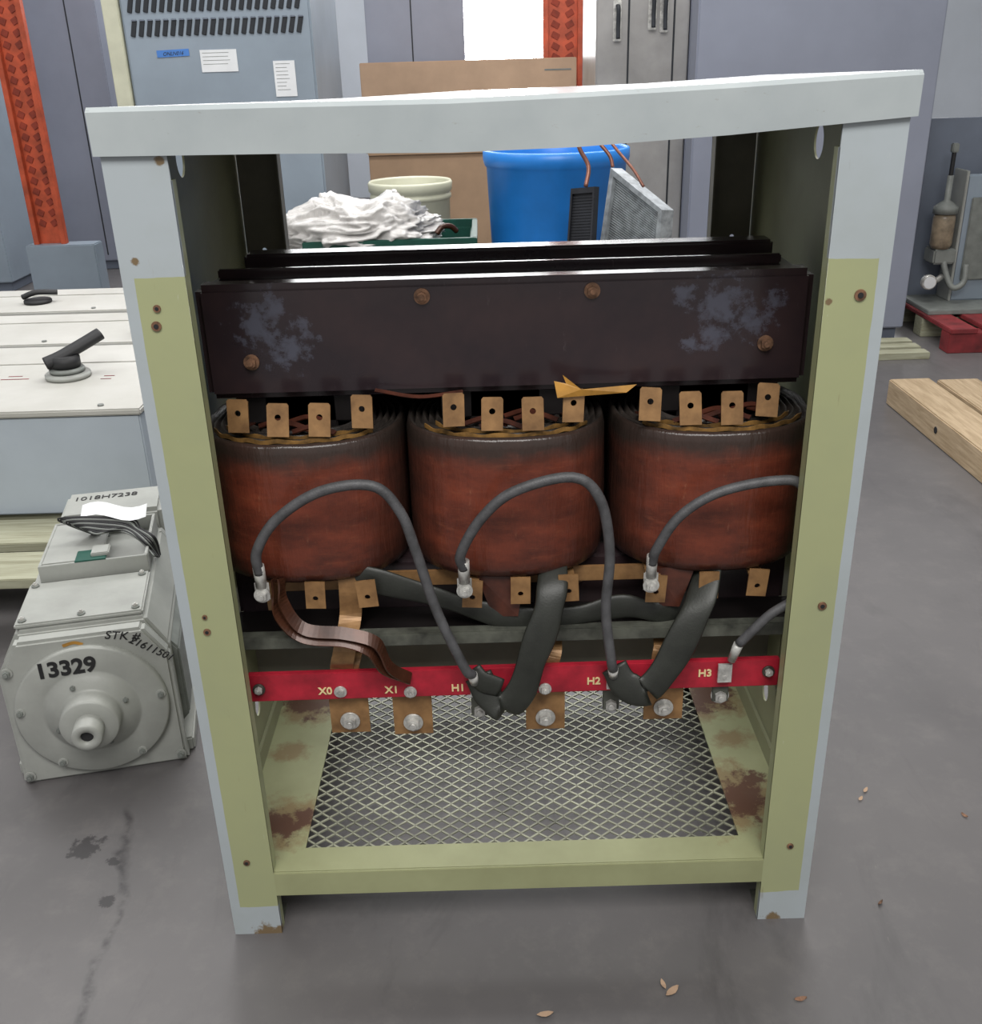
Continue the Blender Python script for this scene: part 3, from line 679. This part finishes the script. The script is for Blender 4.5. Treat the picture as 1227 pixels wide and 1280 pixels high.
for vt in bm.verts:
    p = vt.co.copy(); q = p + Vector((noise.noise(p * 1.7), noise.noise(p * 1.7 + Vector((5, 0, 0))), 0)) * .5
    d = .86 + .22 * noise.noise(p * 1.6) + .16 * ridg(q * 2.6) + .10 * ridg(q * 5.5 + Vector((1, 2, 3))) + .03 * ridg(q * 13)
    fall = .06 * max(0, -p.x - .45); hump = 1.0 + .5 * math.exp(-((p.x + .4) / .3) ** 2) + .45 * math.exp(-((p.x - .35) / .18) ** 2)
    vt.co = Vector((p.x * .31 * d, p.y * .20 * d, max(p.z, -.4) * .088 * d * hump - fall))
me = bpy.data.meshes.new('plastic_film_pile'); bm.to_mesh(me); bm.free()
o = addmesh('film_pile', me, 'bag', Gt, True); o.location = (-.12, .19, .700)
tube('film_edge_strap', [(.16, .10, .69), (.18, .11, .712), (.21, .13, .710), (.23, .15, .69)], .010, 'copperdk', Gt)
def coil_slab(nm, tl, tr, br, bl, th, mat, nf):
    R = empty(nm, (bl[0], bl[1], 0)); o = Vector((bl[0], bl[1], 0))
    tl, tr, br, bl = [Vector(p) - o for p in (tl, tr, br, bl)]; n = (tr - tl).cross(bl - tl).normalized()
    if n.y < 0: n = -n
    def quad(name, a, b, c, d, t0, t1, m):
        vv = [p + n * t0 for p in (a, b, c, d)] + [p + n * t1 for p in (a, b, c, d)]
        fromdata(name, vv, [(0, 1, 2, 3), (4, 5, 6, 7), (0, 1, 5, 4), (1, 2, 6, 5), (2, 3, 7, 6), (3, 0, 4, 7)], m, R)
    def P(u, v_): return tl.lerp(tr, u).lerp(bl.lerp(br, u), v_)
    quad('core_block', P(.05, .02), P(.95, .02), P(.95, .98), P(.05, .98), th * .3, th * .9, mat)
    for i in range(nf):
        v0 = .03 + .94 * i / nf; quad('fin_%d' % i, P(.06, v0), P(.94, v0), P(.94, v0 + .5 / nf), P(.06, v0 + .5 / nf), th * .2, th * .32, mat)
    for name, q in {'side_left': (P(0, 0), P(.07, 0), P(.07, 1), P(0, 1)), 'side_right': (P(.93, 0), P(1, 0), P(1, 1), P(.93, 1)), 'top_cap': (P(.07, 0), P(.93, 0), P(.93, .02), P(.07, .02))}.items():
        quad(name, *q, -.004, th, mat)
coil_slab('cooling_coil', (.402, 2.30, .918), (.536, 2.06, .812), (.50, 2.06, .0), (.285, 2.30, .0), .045, 'radgray', 110)
coil_slab('cooling_coil', (.265, 2.24, .863), (.338, 2.20, .872), (.29, 2.10, .0), (.20, 2.14, .0), .035, 'radblk', 90)
Rp = empty('copper_pipe_bundle', (.34, 2.2, .87))
tube('pipe_a', [(-.03, .02, .0), (-.02, .04, .06), (-.05, .05, .12), (-.06, .06, .19)], .007, 'copperpipe', Rp)
tube('pipe_b', [(.06, .05, .055), (.05, .06, .09), (.01, .08, .14), (-.01, .09, .19)], .006, 'copperpipe', Rp)
tube('pipe_c', [(.15, -.03, .0), (.12, .0, .05), (.07, .05, .11), (.03, .07, .16)], .005, 'copperpipe', Rp)

# ------------------------------------------------------------------ right side
P3 = empty('timber_skid', (1.51, 2.53, 0))
for i, x in enumerate((0, .18, .36, .56, .76)):
    box('deck_board_%d' % i, x, x + .155, -1.3 + .03 * (i % 2), -.01 * i, .040 if i else .0, .098 - .004 * (i % 2), 'wood', P3, .004)
for i, y in enumerate((-1.2, -.65, -.12)): box('cross_batten_%d' % i, .156, .92, y, y + .09, 0, .040, 'wood', P3, .003)
for i in range(3): cyl('knot_hole_%d' % i, (-.002, -.45 - i * .4, .05), (.004, -.45 - i * .4, .05), .012, 'ink', P3, 14)
P4 = empty('red_painted_pallet', (2.03, 3.2, 0))
for i in range(4): box('runner_%d' % i, 0, 1.3, i * .3, .09 + i * .3, 0, .09, 'redp' if i == 0 else 'woodg', P4, .003)
for i in range(8): box('deck_%d' % i, i * .165, .12 + i * .165, -.01, 1.0, .09, .11, 'redp' if i in (0, 1, 3) else 'woodg', P4, .003)
U = empty('hydraulic_power_unit', (2.22, 3.72, .11))
box('frame_plate', -.15, .40, .10, .13, 0, .84, 'cabdk', U, .004); box('base_plate', -.18, .5, -.25, .3, 0, .02, 'mgray2', U, .003)
box('column', .0, .20, -.05, .0, .02, .60, 'cab', U, .006); box('column_edge', -.012, .0, -.06, .08, .02, .62, 'mgray', U, .003)
box('column_cover', .03, .17, -.062, -.05, .12, .50, 'mgray2', U, .004)
box('valve_block', -.12, -.014, -.08, .04, .20, .27, 'mgray2', U, .008)
lathe('filter_bowl', [(0, .27), (.040, .27), (.050, .29), (.050, .41), (.045, .43), (.0, .43)], (-.08, -.04, 0), 'bowl', U, 28)
lathe('filter_cap', [(0, .43), (.055, .43), (.055, .46), (.03, .48), (.014, .49), (.014, .60), (0, .60)], (-.08, -.04, 0), 'mgray2', U, 28)
tube('breather_rod', [(-.08, -.04, .58), (-.08, -.04, .66), (-.08, -.04, .72)], .010, 'ink', U)
box('breather_head', -.095, -.065, -.055, -.025, .70, .74, 'mgray2', U, .004)
tube('hose_a', [(-.07, -.04, .28), (-.06, -.08, .18), (-.03, -.12, .10), (.02, -.12, .12), (.03, -.10, .20)], .014, 'mgray2', U)
cyl('gauge', (-.13, -.10, .12), (-.13, -.07, .12), .035, 'zinc', U, 24, bev=.003); cyl('gauge_face', (-.13, -.103, .12), (-.13, -.10, .12), .028, 'white', U, 24)
tube('drain_pipe', [(-.13, -.07, .12), (-.09, -.06, .12), (-.05, -.05, .14)], .014, 'zinc', U)
box('panel_right', .22, .28, -.22, -.19, .10, .55, 'mgray2', U, .004); box('red_guard', .16, .30, -.28, -.24, .02, .30, 'redp', U, .006)
Hk = empty('wall_hose_hook', (3.95, 6.0, 0))
box('stanchion', -.02, .02, 0, .04, 0, 1.25, 'cabdk', Hk, .004); tube('hook', [(0, 0, 1.2), (-.02, -.05, 1.18), (-.10, -.05, 1.15), (-.10, -.03, 1.2)], .02, 'ink', Hk)
P5 = empty('wooden_pallet', (1.62, 3.12, 0))
for i in range(3): box('deck_%d' % i, -.2, .30, i * .10, .07 + i * .10, .0, .03, 'woodg', P5, .002)

L = empty('dry_leaf_debris', (0, 0, 0))
for i, (x, y) in enumerate([(.579, .024), (.218, -.132), (.207, -.12), (.40, -.152), (.633, .272), (.65, .295), (.80, .22), (.03, -.165), (1.45, 1.4)]):
    a = random.uniform(0, 6); l = random.uniform(.006, .013); wd_ = l * random.uniform(.3, .5)
    vv = []
    for s in range(5):
        t = s / 4 - .5
        for q in (-1, 1): vv.append(Vector((math.cos(a), math.sin(a), 0)) * t * 2 * l + Vector((-math.sin(a), math.cos(a), 0)) * q * wd_ * (1 - 3 * t * t) + Vector((x, y, .002 + .003 * abs(t) + (.002 if q > 0 else 0))))
    fromdata('flake_%d' % i, vv, [(2 * s, 2 * s + 1, 2 * s + 3, 2 * s + 2) for s in range(4)], 'card' if i % 3 else 'rustbolt', L)

# ------------------------------------------------------------------ lights
wd = bpy.data.worlds.new('World'); scene.world = wd; wd.use_nodes = True
wd.node_tree.nodes['Background'].inputs[0].default_value = (1, .99, .98, 1); wd.node_tree.nodes['Background'].inputs[1].default_value = .5
def area(nm, loc, tgt, sx, sy, e, c=(1, 1, 1)):
    l = bpy.data.lights.new(nm, 'AREA'); l.shape = 'RECTANGLE'; l.size = sx; l.size_y = sy; l.energy = e; l.color = c
    o = bpy.data.objects.new(nm, l); scene.collection.objects.link(o); o.location = loc
    o.rotation_euler = (Vector(tgt) - Vector(loc)).to_track_quat('-Z', 'Y').to_euler(); return o
area('ceiling_light_front', (0, -2.2, 3.8), (0, .2, .5), 3, 1.5, 145, (1, .98, .95))
area('ceiling_light_mid', (.3, 2.4, 4.2), (.3, 2.4, 0), 3, 1.2, 110, (1, .99, .97))
area('ceiling_light_back', (0, 6, 4.2), (0, 6, 0), 5, 1.5, 200)
area('ceiling_light_left', (-3, 2, 4), (-3, 2, 0), 1.5, 3, 65)

# ------------------------------------------------------------------ camera
cd = bpy.data.cameras.new('camera'); cd.sensor_fit = 'HORIZONTAL'; cd.sensor_width = 36; cd.lens = 1265 / 1227 * 36
co = bpy.data.objects.new('camera', cd); scene.collection.objects.link(co)
co.matrix_world = Matrix.Translation((-.0266, -1.195, 1.253)) @ Matrix.Rotation(math.radians(90 - 24.07), 4, 'X') @ Matrix.Rotation(-math.atan(82 / 2831), 4, 'Z')
cd.clip_end = 60
scene.camera = co
